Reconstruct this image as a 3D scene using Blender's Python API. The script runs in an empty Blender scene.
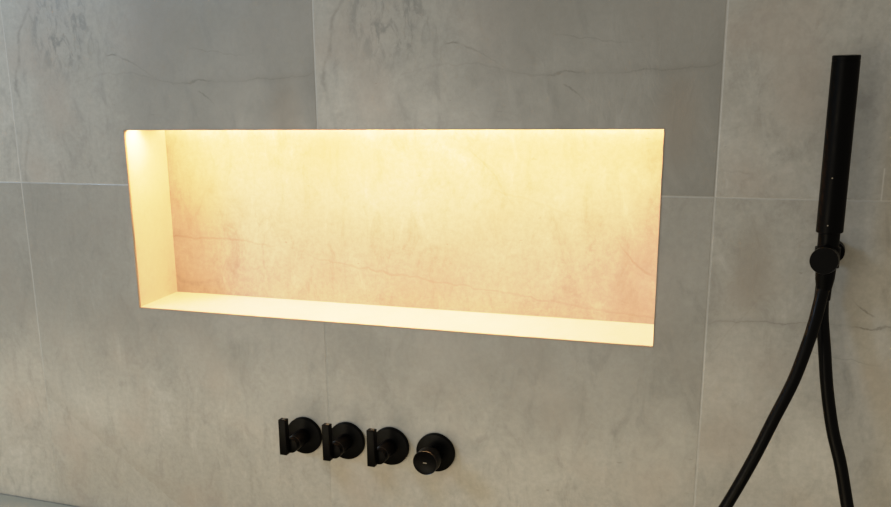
import bpy, bmesh, math
from mathutils import Vector, Matrix

scene = bpy.context.scene
col = scene.collection
PI = math.pi

# ------------------------------------------------------------------ helpers
def link(name, me, mat, parent=None, smooth=False):
    o = bpy.data.objects.new(name, me)
    col.objects.link(o)
    if mat:
        me.materials.append(mat)
    if smooth:
        for p in me.polygons:
            p.use_smooth = True
    if parent:
        o.parent = parent
    return o

def obj(name, bm, mat, parent=None, smooth=False, angle=None):
    bmesh.ops.recalc_face_normals(bm, faces=bm.faces)
    if angle is not None:
        for f in bm.faces: f.smooth = True
        for e in bm.edges:
            if len(e.link_faces) == 2 and e.calc_face_angle() > angle:
                e.smooth = False
    me = bpy.data.meshes.new(name)
    bm.to_mesh(me); bm.free()
    return link(name, me, mat, parent, smooth)

def empty(name, loc):
    o = bpy.data.objects.new(name, None)
    o.empty_display_size = 0.05
    col.objects.link(o)
    o.location = loc
    return o

def tag(o, label=None, cat=None, group=None, kind=None):
    if label: o['label'] = label
    if cat: o['category'] = cat
    if group: o['group'] = group
    if kind: o['kind'] = kind
    return o

def frame_of(axis):
    a = Vector(axis).normalized()
    t = Vector((0, 0, 1)) if abs(a.z) < 0.9 else Vector((1, 0, 0))
    x = t.cross(a).normalized()
    y = a.cross(x)
    return x, y, a

def lathe(prof, origin, axis, seg=48, bm=None):
    """prof: list of (radius, distance along axis); closed with fans where radius is 0"""
    bm = bm or bmesh.new()
    x, y, a = frame_of(axis); o = Vector(origin)
    rings = []
    for r, d in prof:
        if r < 1e-7:
            rings.append([bm.verts.new(o + a * d)])
        else:
            rings.append([bm.verts.new(o + a * d + (x * math.cos(2*PI*k/seg) + y * math.sin(2*PI*k/seg)) * r) for k in range(seg)])
    for A, B in zip(rings, rings[1:]):
        for k in range(seg):
            k2 = (k + 1) % seg
            if len(A) == 1 and len(B) == 1: continue
            if len(A) == 1: bm.faces.new((A[0], B[k], B[k2]))
            elif len(B) == 1: bm.faces.new((A[k2], A[k], B[0]))
            else: bm.faces.new((A[k], B[k], B[k2], A[k2]))
    return bm

def rod(r, d0, d1, origin, axis, bev=0.001, seg=48, bm=None):
    return lathe([(0, d0), (r-bev, d0), (r-bev*0.3, d0+bev*0.3), (r, d0+bev), (r, d1-bev), (r-bev*0.3, d1-bev*0.3), (r-bev, d1), (0, d1)], origin, axis, seg, bm)

def box(lo, hi, bev=0.0, seg=2, bm=None):
    bm = bm or bmesh.new()
    c = (Vector(lo) + Vector(hi)) / 2; s = Vector(hi) - Vector(lo)
    r = bmesh.ops.create_cube(bm, size=1, matrix=Matrix.Translation(c) @ Matrix.Diagonal((s.x, s.y, s.z, 1)))
    if bev:
        es = {e for v in r['verts'] for e in v.link_edges}
        bmesh.ops.bevel(bm, geom=list(es), offset=bev, segments=seg, affect='EDGES', profile=0.5)
    return bm

def catmull(pts, n=14):
    P = [Vector(p) for p in pts]
    P = [2*P[0]-P[1]] + P + [2*P[-1]-P[-2]]
    out = []
    for i in range(1, len(P)-2):
        a, b, c, d = P[i-1:i+3]
        for k in range(n):
            t = k/n
            out.append(0.5*((2*b)+(c-a)*t+(2*a-5*b+4*c-d)*t*t+(-a+3*b-3*c+d)*t**3))
    out.append(P[-2])
    return out

def tube(pts, r, seg=20, rib=0.0):
    bm = bmesh.new()
    T = [(pts[min(i+1, len(pts)-1)] - pts[max(i-1, 0)]).normalized() for i in range(len(pts))]
    n = T[0].orthogonal().normalized()
    rings = []
    for i, p in enumerate(pts):
        n = (n - T[i]*n.dot(T[i])).normalized(); b = T[i].cross(n)
        rr = r * (1 - (rib if i % 2 else 0))
        rings.append([bm.verts.new(p + (n*math.cos(2*PI*k/seg)+b*math.sin(2*PI*k/seg))*rr) for k in range(seg)])
    for A, B in zip(rings, rings[1:]):
        for k in range(seg):
            bm.faces.new((A[k], B[k], B[(k+1) % seg], A[(k+1) % seg]))
    bm.faces.new(rings[0]); bm.faces.new(rings[-1])
    return bm

# ------------------------------------------------------------------ shader helper
class NT:
    def __init__(self, name):
        self.mat = bpy.data.materials.new(name); self.mat.use_nodes = True
        self.t = self.mat.node_tree; self.t.nodes.clear()
        self.out = self.t.nodes.new('ShaderNodeOutputMaterial')
    def n(self, kind, ins=None, **props):
        nd = self.t.nodes.new(kind)
        for k, v in props.items(): setattr(nd, k, v)
        for k, v in (ins or {}).items(): self.put(nd.inputs[k], v)
        return nd
    def put(self, sock, v):
        if isinstance(v, bpy.types.NodeSocket): self.t.links.new(v, sock)
        else:
            if sock.type == 'RGBA' and len(v) == 3: v = (*v, 1)
            sock.default_value = v
    def m(self, op, a, b=0.0, c=None):
        nd = self.t.nodes.new('ShaderNodeMath'); nd.operation = op
        self.put(nd.inputs[0], a); self.put(nd.inputs[1], b)
        if c is not None: self.put(nd.inputs[2], c)
        return nd.outputs[0]
    def mix(self, f, a, b, bt='MIX'):
        nd = self.t.nodes.new('ShaderNodeMix'); nd.data_type = 'RGBA'; nd.blend_type = bt
        self.put(nd.inputs[0], f); self.put(nd.inputs[6], a); self.put(nd.inputs[7], b)
        return nd.outputs[2]
    def sep(self, v):
        return self.n('ShaderNodeSeparateXYZ', {0: v}).outputs
    def comb(self, x, y, z):
        return self.n('ShaderNodeCombineXYZ', {0: x, 1: y, 2: z}).outputs[0]
    def noise(self, vec, scale, detail=6, rough=0.55, dist=0.0):
        return self.n('ShaderNodeTexNoise', {'Vector': vec, 'Scale': scale, 'Detail': detail, 'Roughness': rough, 'Distortion': dist}).outputs[0]
    def rng(self, v, a, b, c=0.0, d=1.0, smooth=True):
        nd = self.n('ShaderNodeMapRange', {0: v, 1: a, 2: b, 3: c, 4: d}, interpolation_type='SMOOTHSTEP' if smooth else 'LINEAR')
        return nd.outputs[0]
    def curve(self, v, pts):
        nd = self.t.nodes.new('ShaderNodeFloatCurve')
        c = nd.mapping.curves[0]
        pts = sorted(pts)
        c.points[0].location = pts[0]; c.points[1].location = pts[-1]
        for p in pts[1:-1]: c.points.new(*p)
        for p in c.points: p.handle_type = 'VECTOR'
        nd.mapping.update()
        self.put(nd.inputs['Value'], v)
        return nd.outputs[0]
    def vein(self, a, b, centre, strength, width):
        """line b = centre(a); strength(a); all in metres (0..0.6 domain)"""
        A = self.m('DIVIDE', a, 0.6)
        g = self.m('MULTIPLY', self.curve(A, [(p/0.6, q/0.6) for p, q in centre]), 0.6)
        s = self.curve(A, [(p/0.6, q) for p, q in strength])
        d = self.m('ABSOLUTE', self.m('SUBTRACT', b, g))
        return self.m('MULTIPLY', self.rng(d, 0.0, width, 1.0, 0.0), s)

def simple(name, colr, rough, metal=0.0, spec=0.5, var=0.15, vscale=60, bump=0.0, coat=0.0):
    t = NT(name)
    co = t.n('ShaderNodeTexCoord').outputs['Object']
    f = t.noise(co, vscale, 4)
    c = t.mix(f, tuple(x*(1-var) for x in colr), tuple(min(1, x*(1+var)) for x in colr))
    rr = t.rng(f, 0.3, 0.7, rough*0.85, min(1, rough*1.15))
    b = t.n('ShaderNodeBsdfPrincipled', {'Base Color': c, 'Roughness': rr, 'Metallic': metal, 'Specular IOR Level': spec, 'Coat Weight': coat})
    if bump:
        bp = t.n('ShaderNodeBump', {'Strength': bump, 'Distance': 0.0005, 'Height': t.noise(co, 900, 2)})
        t.put(b.inputs['Normal'], bp.outputs[0])
    t.put(t.out.inputs[0], b.outputs[0])
    return t.mat

# ------------------------------------------------------------------ stone tile material
def stone(name, joints):
    t = NT(name)
    geo = t.n('ShaderNodeNewGeometry').outputs['Position']
    X, Y, Z = t.sep(geo)
    if joints:
        ci = t.m('FLOOR', t.m('DIVIDE', X, 0.6)); ri = t.m('FLOOR', t.m('DIVIDE', Z, 1.2))
        u0 = t.m('SUBTRACT', X, t.m('MULTIPLY', ci, 0.6)); v0 = t.m('SUBTRACT', Z, t.m('MULTIPLY', ri, 1.2))
        row0 = t.m('GREATER_THAN', ri, -0.5)                       # 1 above the joint
        c2 = t.m('GREATER_THAN', ci, 1.5); cm = t.m('LESS_THAN', ci, -0.5)
        below = t.m('SUBTRACT', 1.0, row0)
        rot = t.m('MULTIPLY', c2, below)                           # this tile carries the same print turned by half a turn
        isA = t.m('MULTIPLY', row0, t.m('SUBTRACT', 1.0, t.m('ADD', c2, cm)))
        pr = t.m('MAXIMUM', isA, rot)
        u = t.m('ADD', t.m('MULTIPLY', u0, t.m('SUBTRACT', 1.0, rot)), t.m('MULTIPLY', t.m('SUBTRACT', 0.6, u0), rot))
        v = t.m('ADD', t.m('MULTIPLY', v0, t.m('SUBTRACT', 1.0, rot)), t.m('MULTIPLY', t.m('SUBTRACT', 1.2, v0), rot))
        ident = t.m('MULTIPLY', t.m('SUBTRACT', 1.0, pr), t.m('ADD', t.m('MULTIPLY', ci, 3.17), t.m('MULTIPLY', ri, 5.3)))
        P = t.comb(u, t.m('ADD', t.m('ADD', ident, 2.7), Y), v)
        du = t.m('MINIMUM', u0, t.m('SUBTRACT', 0.6, u0)); dv = t.m('MINIMUM', v0, t.m('SUBTRACT', 1.2, v0))
        wob = t.m('MULTIPLY', t.m('SUBTRACT', t.noise(geo, 90, 2), 0.5), 0.0006)
        grout = t.rng(t.m('ADD', t.m('MINIMUM', du, dv), wob), 0.0007, 0.0019, 1.0, 0.0)
    else:
        u, v = X, t.m('ADD', Z, 0.3)
        P = t.comb(t.m('ADD', X, 7.3), t.m('MULTIPLY', Y, 1.0), Z)
    # large tonal clouds, upright streaks, fine grain
    stretch = t.n('ShaderNodeVectorMath', {0: P, 1: (1.7, 1, 0.8)}, operation='MULTIPLY').outputs[0]
    big = t.noise(P, 4.0, 7, 0.6, 0.5)
    mid = t.noise(stretch, 16.0, 8, 0.65, 0.8)
    fine = t.noise(P, 110.0, 5, 0.7)
    light = (0.470, 0.446, 0.385); base = (0.385, 0.364, 0.312); dark = (0.285, 0.268, 0.232)
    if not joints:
        light = (0.50, 0.46, 0.40); base = (0.44, 0.40, 0.345); dark = (0.34, 0.30, 0.24)  # same stone as the wall, lightened to paint in the niche lighting
    c = t.mix(t.rng(big, 0.33, 0.67), base, light)
    c = t.mix(t.m('MULTIPLY', t.rng(mid, 0.48, 0.72), 0.62), c, dark)
    c = t.mix(t.m('MULTIPLY', t.rng(mid, 0.46, 0.28), 0.40), c, (0.55, 0.53, 0.475) if joints else (0.66, 0.62, 0.55))
    c = t.mix(0.5, c, t.mix(t.rng(fine, 0.3, 0.7), (0.42, 0.42, 0.42), (0.58, 0.58, 0.58)), 'OVERLAY')
    warm = t.noise(t.comb(t.m('ADD', u, 4.0), 3.0, v), 6.0, 4, 0.5)
    c = t.mix(t.m('MULTIPLY', t.rng(warm, 0.48, 0.70), 0.45), c, (0.42, 0.345, 0.275))
    # scattered hair veins : ridges of a warped noise, masked
    rid = t.m('ABSOLUTE', t.m('SUBTRACT', t.noise(P, 4.0, 5, 0.5, 0.6), 0.5))
    mask = t.rng(t.noise(P, 3.3, 3), 0.52, 0.68)
    c = t.mix(t.m('MULTIPLY', t.m('MULTIPLY', t.rng(rid, 0.0, 0.010, 1.0, 0.0), mask), 0.22), c, (0.19, 0.165, 0.13))
    # little pits
    pit = t.m('MULTIPLY', t.rng(t.noise(t.n('ShaderNodeVectorMath', {0: P, 1: (1, 1, 2.2)}, operation='MULTIPLY').outputs[0], 45, 3, 0.6), 0.70, 0.78), 0.45)
    c = t.mix(pit, c, (0.20, 0.18, 0.145))
    wz = t.m('MULTIPLY', t.m('SUBTRACT', t.noise(P, 38, 5, 0.6), 0.5), 0.016)
    vj = t.m('ADD', v, wz); uj = t.m('ADD', u, wz)
    vc = (0.13, 0.12, 0.10)
    if joints:
        c = t.mix(t.m('MULTIPLY', isA, t.rng(t.m('ADD', u, t.m('MULTIPLY', t.m('SUBTRACT', big, 0.5), 0.5)), 0.14, 0.34, 0.12, 0.72)), c, (0.22, 0.212, 0.185))  # darker upper tiles; partly dimness round the bright niche, painted in
        c = t.mix(t.m('MULTIPLY', t.m('MULTIPLY', below, t.m('SUBTRACT', 1.0, rot)), t.rng(t.m('ADD', Z, t.m('MULTIPLY', t.m('SUBTRACT', big, 0.5), 0.4)), -0.46, -0.24, 0.0, 0.52)), c, (0.22, 0.212, 0.185))  # lower tiles darken upward, painting in the dimness beside the niche
        # the printed cracks, shared by every tile with this face
        a1 = t.vein(u, vj, [(0, .25), (.18, .205), (.224, .216), (.259, .205), (.30, .181), (.34, .160), (.6, .12)],
                    [(0, 0), (.21, 0), (.216, .9), (.228, 1), (.236, .1), (.250, .8), (.262, .5), (.30, .25), (.33, 0), (.6, 0)], 0.0022)
        a2 = t.vein(u, vj, [(0, .10), (.10, .165), (.2, .185), (.26, .186), (.334, .169), (.37, .168), (.39, .1725), (.42, .1695), (.46, .168), (.50, .172), (.57, .171), (.6, .18)],
                    [(0, 0), (.08, 0), (.17, .15), (.26, .3), (.36, .45), (.375, 1), (.40, 1), (.415, .35), (.46, .35), (.50, .9), (.53, .7), (.585, .6), (.6, .2)], 0.0026)
        a3 = t.vein(u, vj, [(0, .25), (.38, .224), (.47, .208), (.6, .19)], [(0, 0), (.37, 0), (.40, .5), (.46, .35), (.49, 0), (.6, 0)], 0.0018)
        a4 = t.vein(u, vj, [(0, .5), (.388, .152), (.402, .146), (.42, .128), (.6, 0)], [(0, 0), (.385, 0), (.392, 1), (.404, .9), (.412, .25), (.42, 0), (.6, 0)], 0.0024)
        a2w = t.vein(u, vj, [(0, .10), (.10, .165), (.2, .185), (.334, .169), (.42, .1695), (.50, .172), (.57, .171), (.6, .18)],
                     [(0, 0), (.2, 0), (.30, .25), (.46, .35), (.50, .6), (.57, .5), (.6, .1)], 0.010)
        lv = t.vein(v, uj, [(0, .008), (.022, .012), (.06, .02), (.093, .034), (.13, .022), (.171, .012), (.213, .026), (.26, .034), (.295, .060), (.33, .07), (.6, .1)],
                    [(0, .3), (.03, .7), (.09, .5), (.12, .25), (.17, 1), (.20, .7), (.25, .9), (.31, .6), (.4, 0), (.6, 0)], 0.006)
        k = t.m('MAXIMUM', t.m('MAXIMUM', a1, a2), t.m('MAXIMUM', a3, t.m('MAXIMUM', a4, t.m('MULTIPLY', a2w, 0.55))))
        k = t.m('MAXIMUM', k, t.m('MULTIPLY', lv, t.rng(t.noise(P, 60, 4), 0.35, 0.6, 0.2, 0.8)))
        # cloudy dark patch and brown stain of the print
        du1 = t.m('DIVIDE', t.m('SUBTRACT', u, 0.125), 0.09); dv1 = t.m('DIVIDE', t.m('SUBTRACT', v, 0.27), 0.11)
        blob = t.rng(t.m('SQRT', t.m('ADD', t.m('MULTIPLY', du1, du1), t.m('MULTIPLY', dv1, dv1))), 0.35, 1.1, 1.0, 0.0)
        streak = t.rng(t.noise(stretch, 42, 6, 0.65, 0.6), 0.46, 0.66)
        k2 = t.m('MULTIPLY', t.m('MULTIPLY', blob, streak), 0.8)
        du2 = t.m('DIVIDE', t.m('SUBTRACT', u, 0.545), 0.04); dv2 = t.m('DIVIDE', t.m('SUBTRACT', v, 0.10), 0.085)
        blob2 = t.rng(t.m('SQRT', t.m('ADD', t.m('MULTIPLY', du2, du2), t.m('MULTIPLY', dv2, dv2))), 0.2, 1.1, 1.0, 0.0)
        stain = t.m('MULTIPLY', t.m('MULTIPLY', blob2, pr), 0.5)
        c = t.mix(stain, c, (0.27, 0.225, 0.17))
        c = t.mix(t.m('MULTIPLY', k2, pr), c, (0.21, 0.205, 0.18))
        c = t.mix(t.m('MULTIPLY', t.m('MULTIPLY', k, pr), t.rng(fine, 0.3, 0.7, 0.30, 0.75)), c, vc)
        # lower left tile: long slanting pale-to-dark edge
        sl = t.m('ADD', t.m('ADD', Z, t.m('MULTIPLY', X, 0.66)), t.m('ADD', 0.410, t.m('MULTIPLY', wz, 1.2)))
        low = t.m('MULTIPLY', t.m('MULTIPLY', below, t.m('GREATER_THAN', X, 0)), t.m('LESS_THAN', X, 0.6))
        e1 = t.m('MULTIPLY', t.rng(sl, 0.0, 0.06, 0.20, 0.0), t.m('GREATER_THAN', sl, 0.0))
        c = t.mix(t.m('MULTIPLY', e1, low), c, (0.26, 0.22, 0.165))
        # thin pale scratch near the right edge
        tick = t.m('MULTIPLY', t.rng(t.m('ABSOLUTE', t.m('SUBTRACT', X, 1.4053)), 0.0, 0.0016, 1.0, 0.0), t.m('MULTIPLY', t.m('GREATER_THAN', Z, 0), t.m('LESS_THAN', Z, 0.042)))
        c = t.mix(t.m('MULTIPLY', tick, 0.5), c, (0.7, 0.68, 0.62))
        fade = t.m('MULTIPLY', t.m('MULTIPLY', below, t.m('LESS_THAN', t.m('ABSOLUTE', t.m('SUBTRACT', X, 0.6)), 0.02)), 0.9)
        fade = t.m('MAXIMUM', fade, t.m('MULTIPLY', t.rng(Z, -0.34, -0.48), t.m('LESS_THAN', X, 0.3)))
        gs = t.m('MULTIPLY', t.m('SUBTRACT', 1.0, fade), t.rng(t.noise(P, 7, 2), 0.35, 0.65, 0.20, 0.42))
        c = t.mix(t.m('MULTIPLY', grout, gs), c, (0.66, 0.64, 0.58))
        soft = grout
    else:
        b1 = t.vein(u, vj, [(0, .19), (.238, .186), (.366, .186), (.437, .177), (.6, .17)], [(0, 0), (.2, 0), (.24, 1), (.34, .8), (.43, .7), (.46, 0), (.6, 0)], 0.0035)
        b2 = t.vein(u, vj, [(0, .17), (.50, .166), (.573, .150), (.6, .147)], [(0, 0), (.50, 0), (.54, .6), (.6, .6)], 0.003)
        ux = t.m('SUBTRACT', u, 0.55)
        b3 = t.vein(ux, vj, [(0, .151), (.05, .148), (.135, .137), (.22, .14), (.30, .285), (.36, .27), (.44, .24), (.48, .235), (.52, .18), (.55, .158), (.6, .14)],
                    [(0, 0), (.03, 0), (.05, .7), (.13, .8), (.16, 0), (.28, 0), (.31, .5), (.40, .4), (.47, 0), (.49, 0), (.52, .9), (.545, .9), (.56, 0), (.6, 0)], 0.0035)
        onback = t.m('GREATER_THAN', Y, 0.12)
        k = t.m('MULTIPLY', t.m('MAXIMUM', b1, t.m('MAXIMUM', b2, b3)), onback)
        c = t.mix(t.m('MULTIPLY', k, t.rng(fine, 0.3, 0.7, 0.15, 0.45)), c, (0.26, 0.20, 0.13))
        soft = t.m('MULTIPLY', k, 0.5)
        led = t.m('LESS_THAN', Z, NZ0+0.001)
        c = t.mix(t.m('MULTIPLY', led, 0.85), c, (0.86, 0.85, 0.78))  # niche floor lightened, the strip's light painted into its colour
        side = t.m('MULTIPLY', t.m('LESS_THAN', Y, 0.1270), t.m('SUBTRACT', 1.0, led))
        c = t.mix(t.m('MULTIPLY', side, 0.6), c, (0.66, 0.63, 0.56))  # jambs lightened in colour to look lit by the strip
    rough = t.rng(mid, 0.3, 0.7, 0.30, 0.42)
    rough = t.m('ADD', rough, t.m('MULTIPLY', soft, 0.3))
    h = t.m('ADD', t.m('MULTIPLY', big, 0.8), t.m('ADD', t.m('MULTIPLY', mid, 0.35), t.m('MULTIPLY', fine, 0.06)))
    h = t.m('SUBTRACT', h, t.m('MULTIPLY', soft, 0.35))
    bp = t.n('ShaderNodeBump', {'Strength': 0.35, 'Distance': 0.004, 'Height': h})
    b = t.n('ShaderNodeBsdfPrincipled', {'Base Color': c, 'Roughness': rough, 'Specular IOR Level': 0.5, 'Normal': bp.outputs[0],
        'Coat Weight': t.rng(t.noise(P, 9, 5, 0.6), 0.35, 0.65, 0.1, 0.9) if joints else 0.0, 'Coat Roughness': 0.27, 'Coat Normal': bp.outputs[0]})
    t.put(t.out.inputs[0], b.outputs[0])
    return t.mat

NZ0 = -0.2194
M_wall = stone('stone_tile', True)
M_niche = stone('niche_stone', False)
M_black = simple('matte_black_metal', (0.0022, 0.0021, 0.0020), 0.38, 0.0, 0.10, 0.2, 40, 0.05)
M_black2 = simple('satin_black_edge', (0.010, 0.009, 0.008), 0.30, 0.0, 0.40, 0.2, 40)
M_hose = simple('black_hose', (0.0025, 0.0024, 0.0023), 0.36, 0.0, 0.14, 0.2, 80)
M_outline = simple('niche_edge_outline', (0.30, 0.26, 0.20), 0.6, 0, 0.3)
M_gleam = simple('steel_mark_and_glint', (0.22, 0.20, 0.17), 0.45, 1.0)  # small metal marks, and the painted glint on the lever tops
M_tub = simple('tub_acrylic', (0.36, 0.36, 0.30), 0.30, 0, 0.5, 0.02, 3)
M_floor = simple('floor_stone', (0.30, 0.28, 0.25), 0.5, 0, 0.4, 0.2, 6)
M_alu = simple('aluminium_channel', (0.6, 0.6, 0.58), 0.4, 1.0)

def glow(name, lo, hi):
    t = NT(name)
    co = t.n('ShaderNodeTexCoord').outputs['Object']
    e = t.n('ShaderNodeEmission', {'Color': (1.0, 0.565, 0.255), 'Strength': t.rng(t.noise(co, 3, 1), 0.2, 0.8, lo, hi)})
    t.put(t.out.inputs[0], e.outputs[0])
    return t.mat
M_led = glow('led_diffuser', 78, 86)
M_fill_glow = glow('niche_fill_glow', 20, 22)

# ------------------------------------------------------------------ room
NX0, NX1, NZ0, NZ1, ND = 0.2346, 1.1281, -0.2194, 0.0919, 0.1276
FLOOR = -1.2
WX0, WX1, WZ1 = -1.2, 2.7, 1.2

bm = bmesh.new()     # wall face with the niche opening, 0.25 thick behind
xs = [WX0, NX0, NX1, WX1]; zs = [FLOOR, NZ0, NZ1, WZ1]
V = {(i, j, k): bm.verts.new((xs[i], (0, 0.25)[k], zs[j])) for i in range(4) for j in range(4) for k in range(2)}
for i in range(3):
    for j in range(3):
        if (i, j) != (1, 1):
            bm.faces.new([V[a] for a in ((i, j, 0), (i+1, j, 0), (i+1, j+1, 0), (i, j+1, 0))])
        bm.faces.new([V[a] for a in ((i, j, 1), (i, j+1, 1), (i+1, j+1, 1), (i+1, j, 1))])
for i in range(3):
    for j in (0, 3):
        bm.faces.new([V[a] for a in ((i, j, 0), (i+1, j, 0), (i+1, j, 1), (i, j, 1))])
for j in range(3):
    for i in (0, 3):
        bm.faces.new([V[a] for a in ((i, j, 0), (i, j+1, 0), (i, j+1, 1), (i, j, 1))])
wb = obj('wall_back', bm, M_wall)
tag(wb, kind='structure')

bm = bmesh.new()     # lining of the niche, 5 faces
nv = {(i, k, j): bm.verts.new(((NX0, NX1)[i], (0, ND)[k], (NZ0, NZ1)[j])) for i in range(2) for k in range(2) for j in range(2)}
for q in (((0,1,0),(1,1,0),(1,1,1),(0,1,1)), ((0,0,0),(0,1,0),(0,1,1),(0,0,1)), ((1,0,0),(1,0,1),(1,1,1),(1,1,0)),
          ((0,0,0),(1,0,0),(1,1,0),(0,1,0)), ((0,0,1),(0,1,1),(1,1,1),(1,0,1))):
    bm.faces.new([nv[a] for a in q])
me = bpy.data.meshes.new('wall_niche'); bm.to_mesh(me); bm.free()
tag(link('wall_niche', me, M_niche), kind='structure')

w = 0.0008           # added slim frame, standing in for the dark halo line round the opening
bm = bmesh.new()
box((NX0-w, -0.0008, NZ0-w), (NX1+w, 0.004, NZ0), bm=bm); box((NX0-w, -0.0008, NZ1), (NX1+w, 0.004, NZ1+w), bm=bm)
box((NX0-w, -0.0008, NZ0), (NX0, 0.004, NZ1), bm=bm); box((NX1, -0.0008, NZ0), (NX1+w, 0.004, NZ1), bm=bm)
tag(obj('dark_outline_1', bm, M_outline), kind='structure')

bm = box((WX0, -2.6, FLOOR-0.1), (WX1, 0.25, FLOOR))
tag(obj('floor', bm, M_floor), kind='structure')

# ------------------------------------------------------------------ LED strip in the niche ceiling
led = empty('led_strip', (NX0, 0.10, NZ1))
tag(led, 'warm white glowing light strip along the top of the lit wall niche', 'light')
LW = NX1-NX0
obj('channel', box((0.004, -0.086, -0.0006), (LW-0.004, 0.0265, -0.0001)), M_alu, led)
obj('diffuser', box((0.005, -0.084, -0.0012), (LW-0.005, -0.066, -0.0006)), M_led, led)
obj('rear_fill_glow', box((0.005, 0.008, -0.0012), (LW-0.005, 0.024, -0.0006)), M_fill_glow, led)  # second glowing strip, added to brighten the top of the niche back

# ------------------------------------------------------------------ bath / shower valves
def valve_base(name):
    t = empty(name, (0, 0, 0))
    obj('wall_flange', lathe([(0, 0), (0.0325, 0), (0.0325, 0.0068), (0.0320, 0.0078), (0.0308, 0.0082), (0, 0.0082)], (0, 0, 0), (0, -1, 0), 72), M_black, t, angle=0.6)
    return t

lev = valve_base('lever_valve')
st = obj('stem', rod(0.0130, 0.008, 0.058, (0, 0, 0), (0, -1, 0), 0.0010, 56), M_black, lev, angle=0.6)
obj('stem_ring', lathe([(0.0130, 0.0455), (0.0134, 0.0458), (0.0134, 0.0470), (0.0130, 0.0473)], (0, 0, 0), (0, -1, 0), 56), M_black2, st, angle=0.6)
hd = obj('lever_handle', box((-0.0145, -0.0700, -0.0135), (-0.0010, -0.0575, 0.0490), 0.0011, 3), M_black, lev, angle=0.6)
obj('handle_top_glint', box((-0.0085, -0.0670, 0.0486), (-0.0035, -0.0600, 0.0496), 0.0003, 1), M_gleam, hd)  # pale chip standing in for a glint on the lever top

LX = [0.5540, 0.6340, 0.7135]
LZ = -0.4240
lev.location = (LX[0], 0, LZ)
def dup(root):
    r = root.copy(); col.objects.link(r)
    for ch in root.children:
        c = ch.copy(); col.objects.link(c); c.parent = r
        for g in ch.children:
            d = g.copy(); col.objects.link(d); d.parent = c
    return r
labels = ['leftmost black lever valve on the tiled wall below the niche',
          'middle black lever valve, second from the left in the valve row',
          'third black lever valve, right beside the round knob valve']
for i in range(3):
    v = lev if i == 0 else dup(lev)
    v.location = (LX[i], 0, LZ)
    tag(v, labels[i], 'valve', 'black lever valves below the niche')

kv = valve_base('knob_valve')
obj('neck', rod(0.0125, 0.008, 0.034, (0, 0, 0), (0, -1, 0), 0.001), M_black, kv, angle=0.6)
kn = obj('knob', lathe([(0, 0.034), (0.0190, 0.034), (0.0206, 0.0355), (0.0206, 0.0530), (0.0201, 0.0545), (0.0191, 0.0550), (0.0185, 0.0546), (0, 0.0546)], (0, 0, 0), (0, -1, 0), 64), M_black, kv, angle=0.6)
obj('knob_rim', lathe([(0.0193, 0.0549), (0.0199, 0.0553), (0.0204, 0.0545), (0.0207, 0.0535), (0.0204, 0.0533)], (0, 0, 0), (0, -1, 0), 64), M_black2, kn, angle=0.6)
obj('index_mark', box((-0.0032, -0.0552, -0.0009), (0.0032, -0.0545, 0.0009), 0.0002, 1), M_gleam, kn)
kv.location = (0.7930, 0, LZ-0.0010)
tag(kv, 'black round knob valve at the right end of the valve row', 'valve')

# ------------------------------------------------------------------ hand shower on its wall outlet
HX, HY = 1.3487, -0.050
hs = empty('hand_shower', (HX, HY, -0.075))
tag(hs, 'slim black stick hand shower standing upright in its wall holder', 'hand shower')
bz = -0.075
obj('handle', lathe([(0, 0.0410), (0.0156, 0.0410), (0.0164, 0.0418), (0.0164, 0.2535), (0, 0.2535)], (0, 0, 0), (0, 0, 1), 64), M_black, hs, angle=0.6)
obj('end_cap', lathe([(0, 0.2535), (0.0160, 0.2535), (0.0160, 0.2543), (0.0164, 0.2545), (0.0164, 0.2595), (0.0157, 0.2605), (0, 0.2605)], (0, 0, 0), (0, 0, 1), 64), M_black, hs, angle=0.6)
obj('neck', lathe([(0, -0.034), (0.0095, -0.034), (0.0118, -0.020), (0.0128, 0.000), (0.0132, 0.0410), (0, 0.0410)], (0, 0, 0), (0, 0, 1), 48), M_black, hs, angle=0.6)
for zz in (0.052, 0.112):
    d = Vector((-0.15, -1, 0)).normalized()
    obj('button', lathe([(0, 0), (0.0011, 0), (0.0009, 0.0005), (0, 0.0006)], d*0.0160 + Vector((0, 0, zz)), d, 16), M_gleam, hs, angle=0.8)
# spray slot plate on the wall side
bm = bmesh.new()
for k in range(9):
    for s in (-1, 0, 1):
        a = math.radians(50) + s*0.28
        dd = Vector((math.cos(a), math.sin(a), 0))
        lathe([(0, 0), (0.0011, 0), (0.0009, 0.0009), (0, 0.001)], dd*0.0162 + Vector((0, 0, 0.125+k*0.0125)), dd, 8, bm)
obj('spray_nozzles', bm, M_black2, hs)

wo = empty('shower_wall_outlet', (1.3550, 0, -0.0665))
tag(wo, 'black round wall outlet and holder gripping the upright hand shower', 'shower holder')
obj('wall_flange', lathe([(0, 0), (0.0140, 0), (0.0140, 0.0180), (0.0132, 0.0188), (0, 0.0188)], (0, 0, 0), (0, -1, 0), 56), M_black, wo, angle=0.6)
ax = Vector((-0.115, -1, 0)).normalized()
obj('arm', rod(0.0105, 0.010, 0.058, (0, 0, 0), ax, 0.0008), M_black, wo, angle=0.6)
cp = obj('front_disc', lathe([(0, 0.066), (0.0164, 0.066), (0.0174, 0.0675), (0.0174, 0.0765), (0.0168, 0.078), (0, 0.078)], (0, 0, 0), ax, 64), M_black, wo, angle=0.6)
obj('disc_rim', lathe([(0.0167, 0.0779), (0.0172, 0.0781), (0.0176, 0.0772), (0.0176, 0.0760)], (0, 0, 0), ax, 64), M_black2, cp, angle=0.6)
obj('cradle_ring', lathe([(0.0126, -0.013), (0.0155, -0.013), (0.0155, 0.013), (0.0128, 0.013), (0.0126, -0.013)], (HX-1.3550, HY, 0), (0, 0, 1), 48), M_black, wo, angle=0.6)
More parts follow.
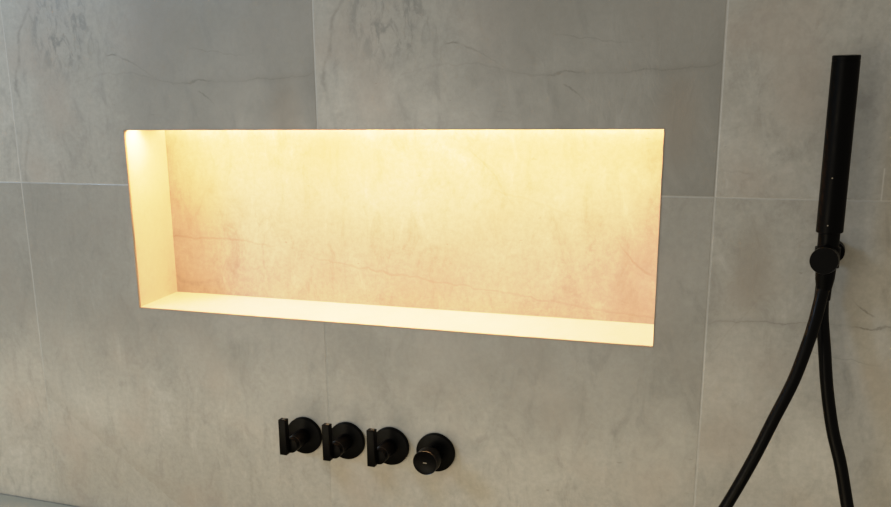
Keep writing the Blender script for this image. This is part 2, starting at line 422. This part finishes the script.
obj('outlet_connector', lathe([(0, 0.000), (0.0095, 0.000), (0.0095, 0.030), (0.0102, 0.031), (0.0102, 0.062), (0.0092, 0.063), (0, 0.063)], (-0.0058, -0.026, 0.000), (-0.03, 0, -1), 48), M_black, wo, angle=0.6)

# ------------------------------------------------------------------ hose: from the handset down and back up to the outlet
hp = [(1.3487, -0.050, -0.098), (1.3472, -0.052, -0.112), (1.3445, -0.057, -0.132), (1.3420, -0.062, -0.149), (1.3367, -0.068, -0.176), (1.3230, -0.076, -0.230), (1.3025, -0.084, -0.286),
      (1.2810, -0.090, -0.345), (1.2525, -0.096, -0.413), (1.222, -0.105, -0.475), (1.190, -0.130, -0.540), (1.165, -0.170, -0.610), (1.170, -0.215, -0.690), (1.230, -0.250, -0.765),
      (1.315, -0.260, -0.780), (1.400, -0.245, -0.745), (1.445, -0.190, -0.660), (1.445, -0.120, -0.570), (1.426, -0.075, -0.490), (1.4048, -0.058, -0.409),
      (1.3905, -0.052, -0.350), (1.3762, -0.046, -0.303), (1.3643, -0.040, -0.247), (1.3560, -0.034, -0.192), (1.3500, -0.029, -0.155), (1.3474, -0.026, -0.125)]
hose = obj('shower_hose', tube(catmull(hp, 16), 0.0082, 24), M_hose, None, smooth=True)
tag(hose, 'black flexible shower hose looping down below the hand shower', 'hose')

# ------------------------------------------------------------------ bathtub against the wall (rim just enters the frame at the lower left)
def rrect(cx, cy, hx, hy, r, z, n=10):
    pts = []
    for sx, sy, a0 in ((1, 1, 0), (-1, 1, 90), (-1, -1, 180), (1, -1, 270)):
        for k in range(n+1):
            a = math.radians(a0 + 90*k/n)
            pts.append((cx+sx*(hx-r)+r*math.cos(a), cy+sy*(hy-r)+r*math.sin(a), z))
    return pts
TZ = -0.634
bx, by, bhx, bhy = 0.72, -0.392, 0.95, 0.39
loops = [rrect(bx, by, bhx-0.03, bhy-0.002, 0.05, FLOOR), rrect(bx, by, bhx-0.005, bhy-0.001, 0.05, TZ-0.05), rrect(bx, by, bhx, bhy, 0.05, TZ-0.030),
         rrect(bx, by, bhx, bhy, 0.05, TZ-0.004), rrect(bx, by, bhx-0.004, bhy-0.004, 0.047, TZ),
         rrect(bx, by, bhx-0.085, bhy-0.080, 0.14, TZ), rrect(bx, by, bhx-0.095, bhy-0.090, 0.135, TZ-0.006), rrect(bx, by, bhx-0.105, bhy-0.100, 0.13, TZ-0.03),
         rrect(bx, by, bhx-0.17, bhy-0.13, 0.12, TZ-0.36), rrect(bx, by, bhx-0.22, bhy-0.18, 0.10, TZ-0.415), rrect(bx, by, 0.1, 0.05, 0.04, TZ-0.42)]
bm = bmesh.new()
R_ = [[bm.verts.new(p) for p in L] for L in loops]
for A, B in zip(R_, R_[1:]):
    for k in range(len(A)):
        k2 = (k+1) % len(A); bm.faces.new((A[k], A[k2], B[k2], B[k]))
bm.faces.new(R_[0]); bm.faces.new(R_[-1])
tub = obj('bathtub', bm, M_tub, None, angle=0.7)
tag(tub, 'pale bathtub with a flat rim set against the tiled wall under the valves', 'bathtub')
obj('drain', lathe([(0, 0), (0.033, 0), (0.033, 0.003), (0.028, 0.005), (0, 0.005)], (bx, by, TZ-0.42), (0, 0, 1), 40), M_black, tub, angle=0.6)

# ------------------------------------------------------------------ lights
def area(name, loc, target, sx, sy, power, colr):
    L = bpy.data.lights.new(name, 'AREA'); L.shape = 'RECTANGLE'; L.size = sx; L.size_y = sy
    L.energy = power; L.color = colr
    o = bpy.data.objects.new(name, L); col.objects.link(o)
    o.location = loc
    o.rotation_euler = (Vector(target)-Vector(loc)).to_track_quat('-Z', 'Y').to_euler()
    return o
area('daylight_window', (-0.95, -1.30, 1.00), (-0.1, 0, 0.5), 0.40, 0.65, 20, (0.46, 0.70, 1.0))
area('room_light', (-0.3, -2.6, -0.45), (0.6, 0, -0.3), 1.6, 0.8, 13, (1.0, 0.91, 0.74))
area('low_bounce', (0.35, -0.62, -0.60), (0.35, 0, -0.75), 2.3, 0.25, 2.9, (1.0, 0.85, 0.58))

w = bpy.data.worlds.new('room_ambient'); scene.world = w; w.use_nodes = True
bg = w.node_tree.nodes['Background']; bg.inputs[0].default_value = (1.0, 0.905, 0.75, 1); bg.inputs[1].default_value = 0.37

# ------------------------------------------------------------------ camera
cam = bpy.data.cameras.new('camera'); co_ = bpy.data.objects.new('camera', cam); col.objects.link(co_)
f_px, cxp, cyp = 1126.0391, 312.951, 385.957
yaw, pitch, roll = 0.455083, -0.305791, -0.043066
fw = Vector((-math.sin(yaw)*math.cos(pitch), math.cos(yaw)*math.cos(pitch), math.sin(pitch)))
r0 = Vector((math.cos(yaw), math.sin(yaw), 0)); u0 = r0.cross(fw)
r1 = r0*math.cos(roll)+u0*math.sin(roll); u1 = -r0*math.sin(roll)+u0*math.cos(roll)
Mx = Matrix((r1, u1, -fw)).transposed().to_4x4(); Mx.translation = Vector((1.374407, -1.637571, 0.241767))
co_.matrix_world = Mx
cam.sensor_fit = 'HORIZONTAL'; cam.sensor_width = 36; cam.lens = f_px*36/891
cam.shift_x = (445.5-cxp)/891; cam.shift_y = (cyp-253.5)/891
cam.clip_start = 0.01
scene.camera = co_

scene.view_settings.view_transform = 'Standard'
scene.view_settings.look = 'None'
scene.view_settings.exposure = 0.0
scene.view_settings.gamma = 1.0

# phone-like highlight roll-off
vs = scene.view_settings
vs.use_curve_mapping = True
cm = vs.curve_mapping
cm.white_level = (2.5, 2.5, 2.5)
cc = cm.curves[3]
cc.points[0].location = (0, 0); cc.points[1].location = (1, 1)
for p in ((0.003, 0.004), (0.010, 0.020), (0.04, 0.10), (0.12, 0.30), (0.20, 0.49), (0.32, 0.76), (0.48, 0.875), (0.68, 0.95)):
    cc.points.new(*p)
cm.update()
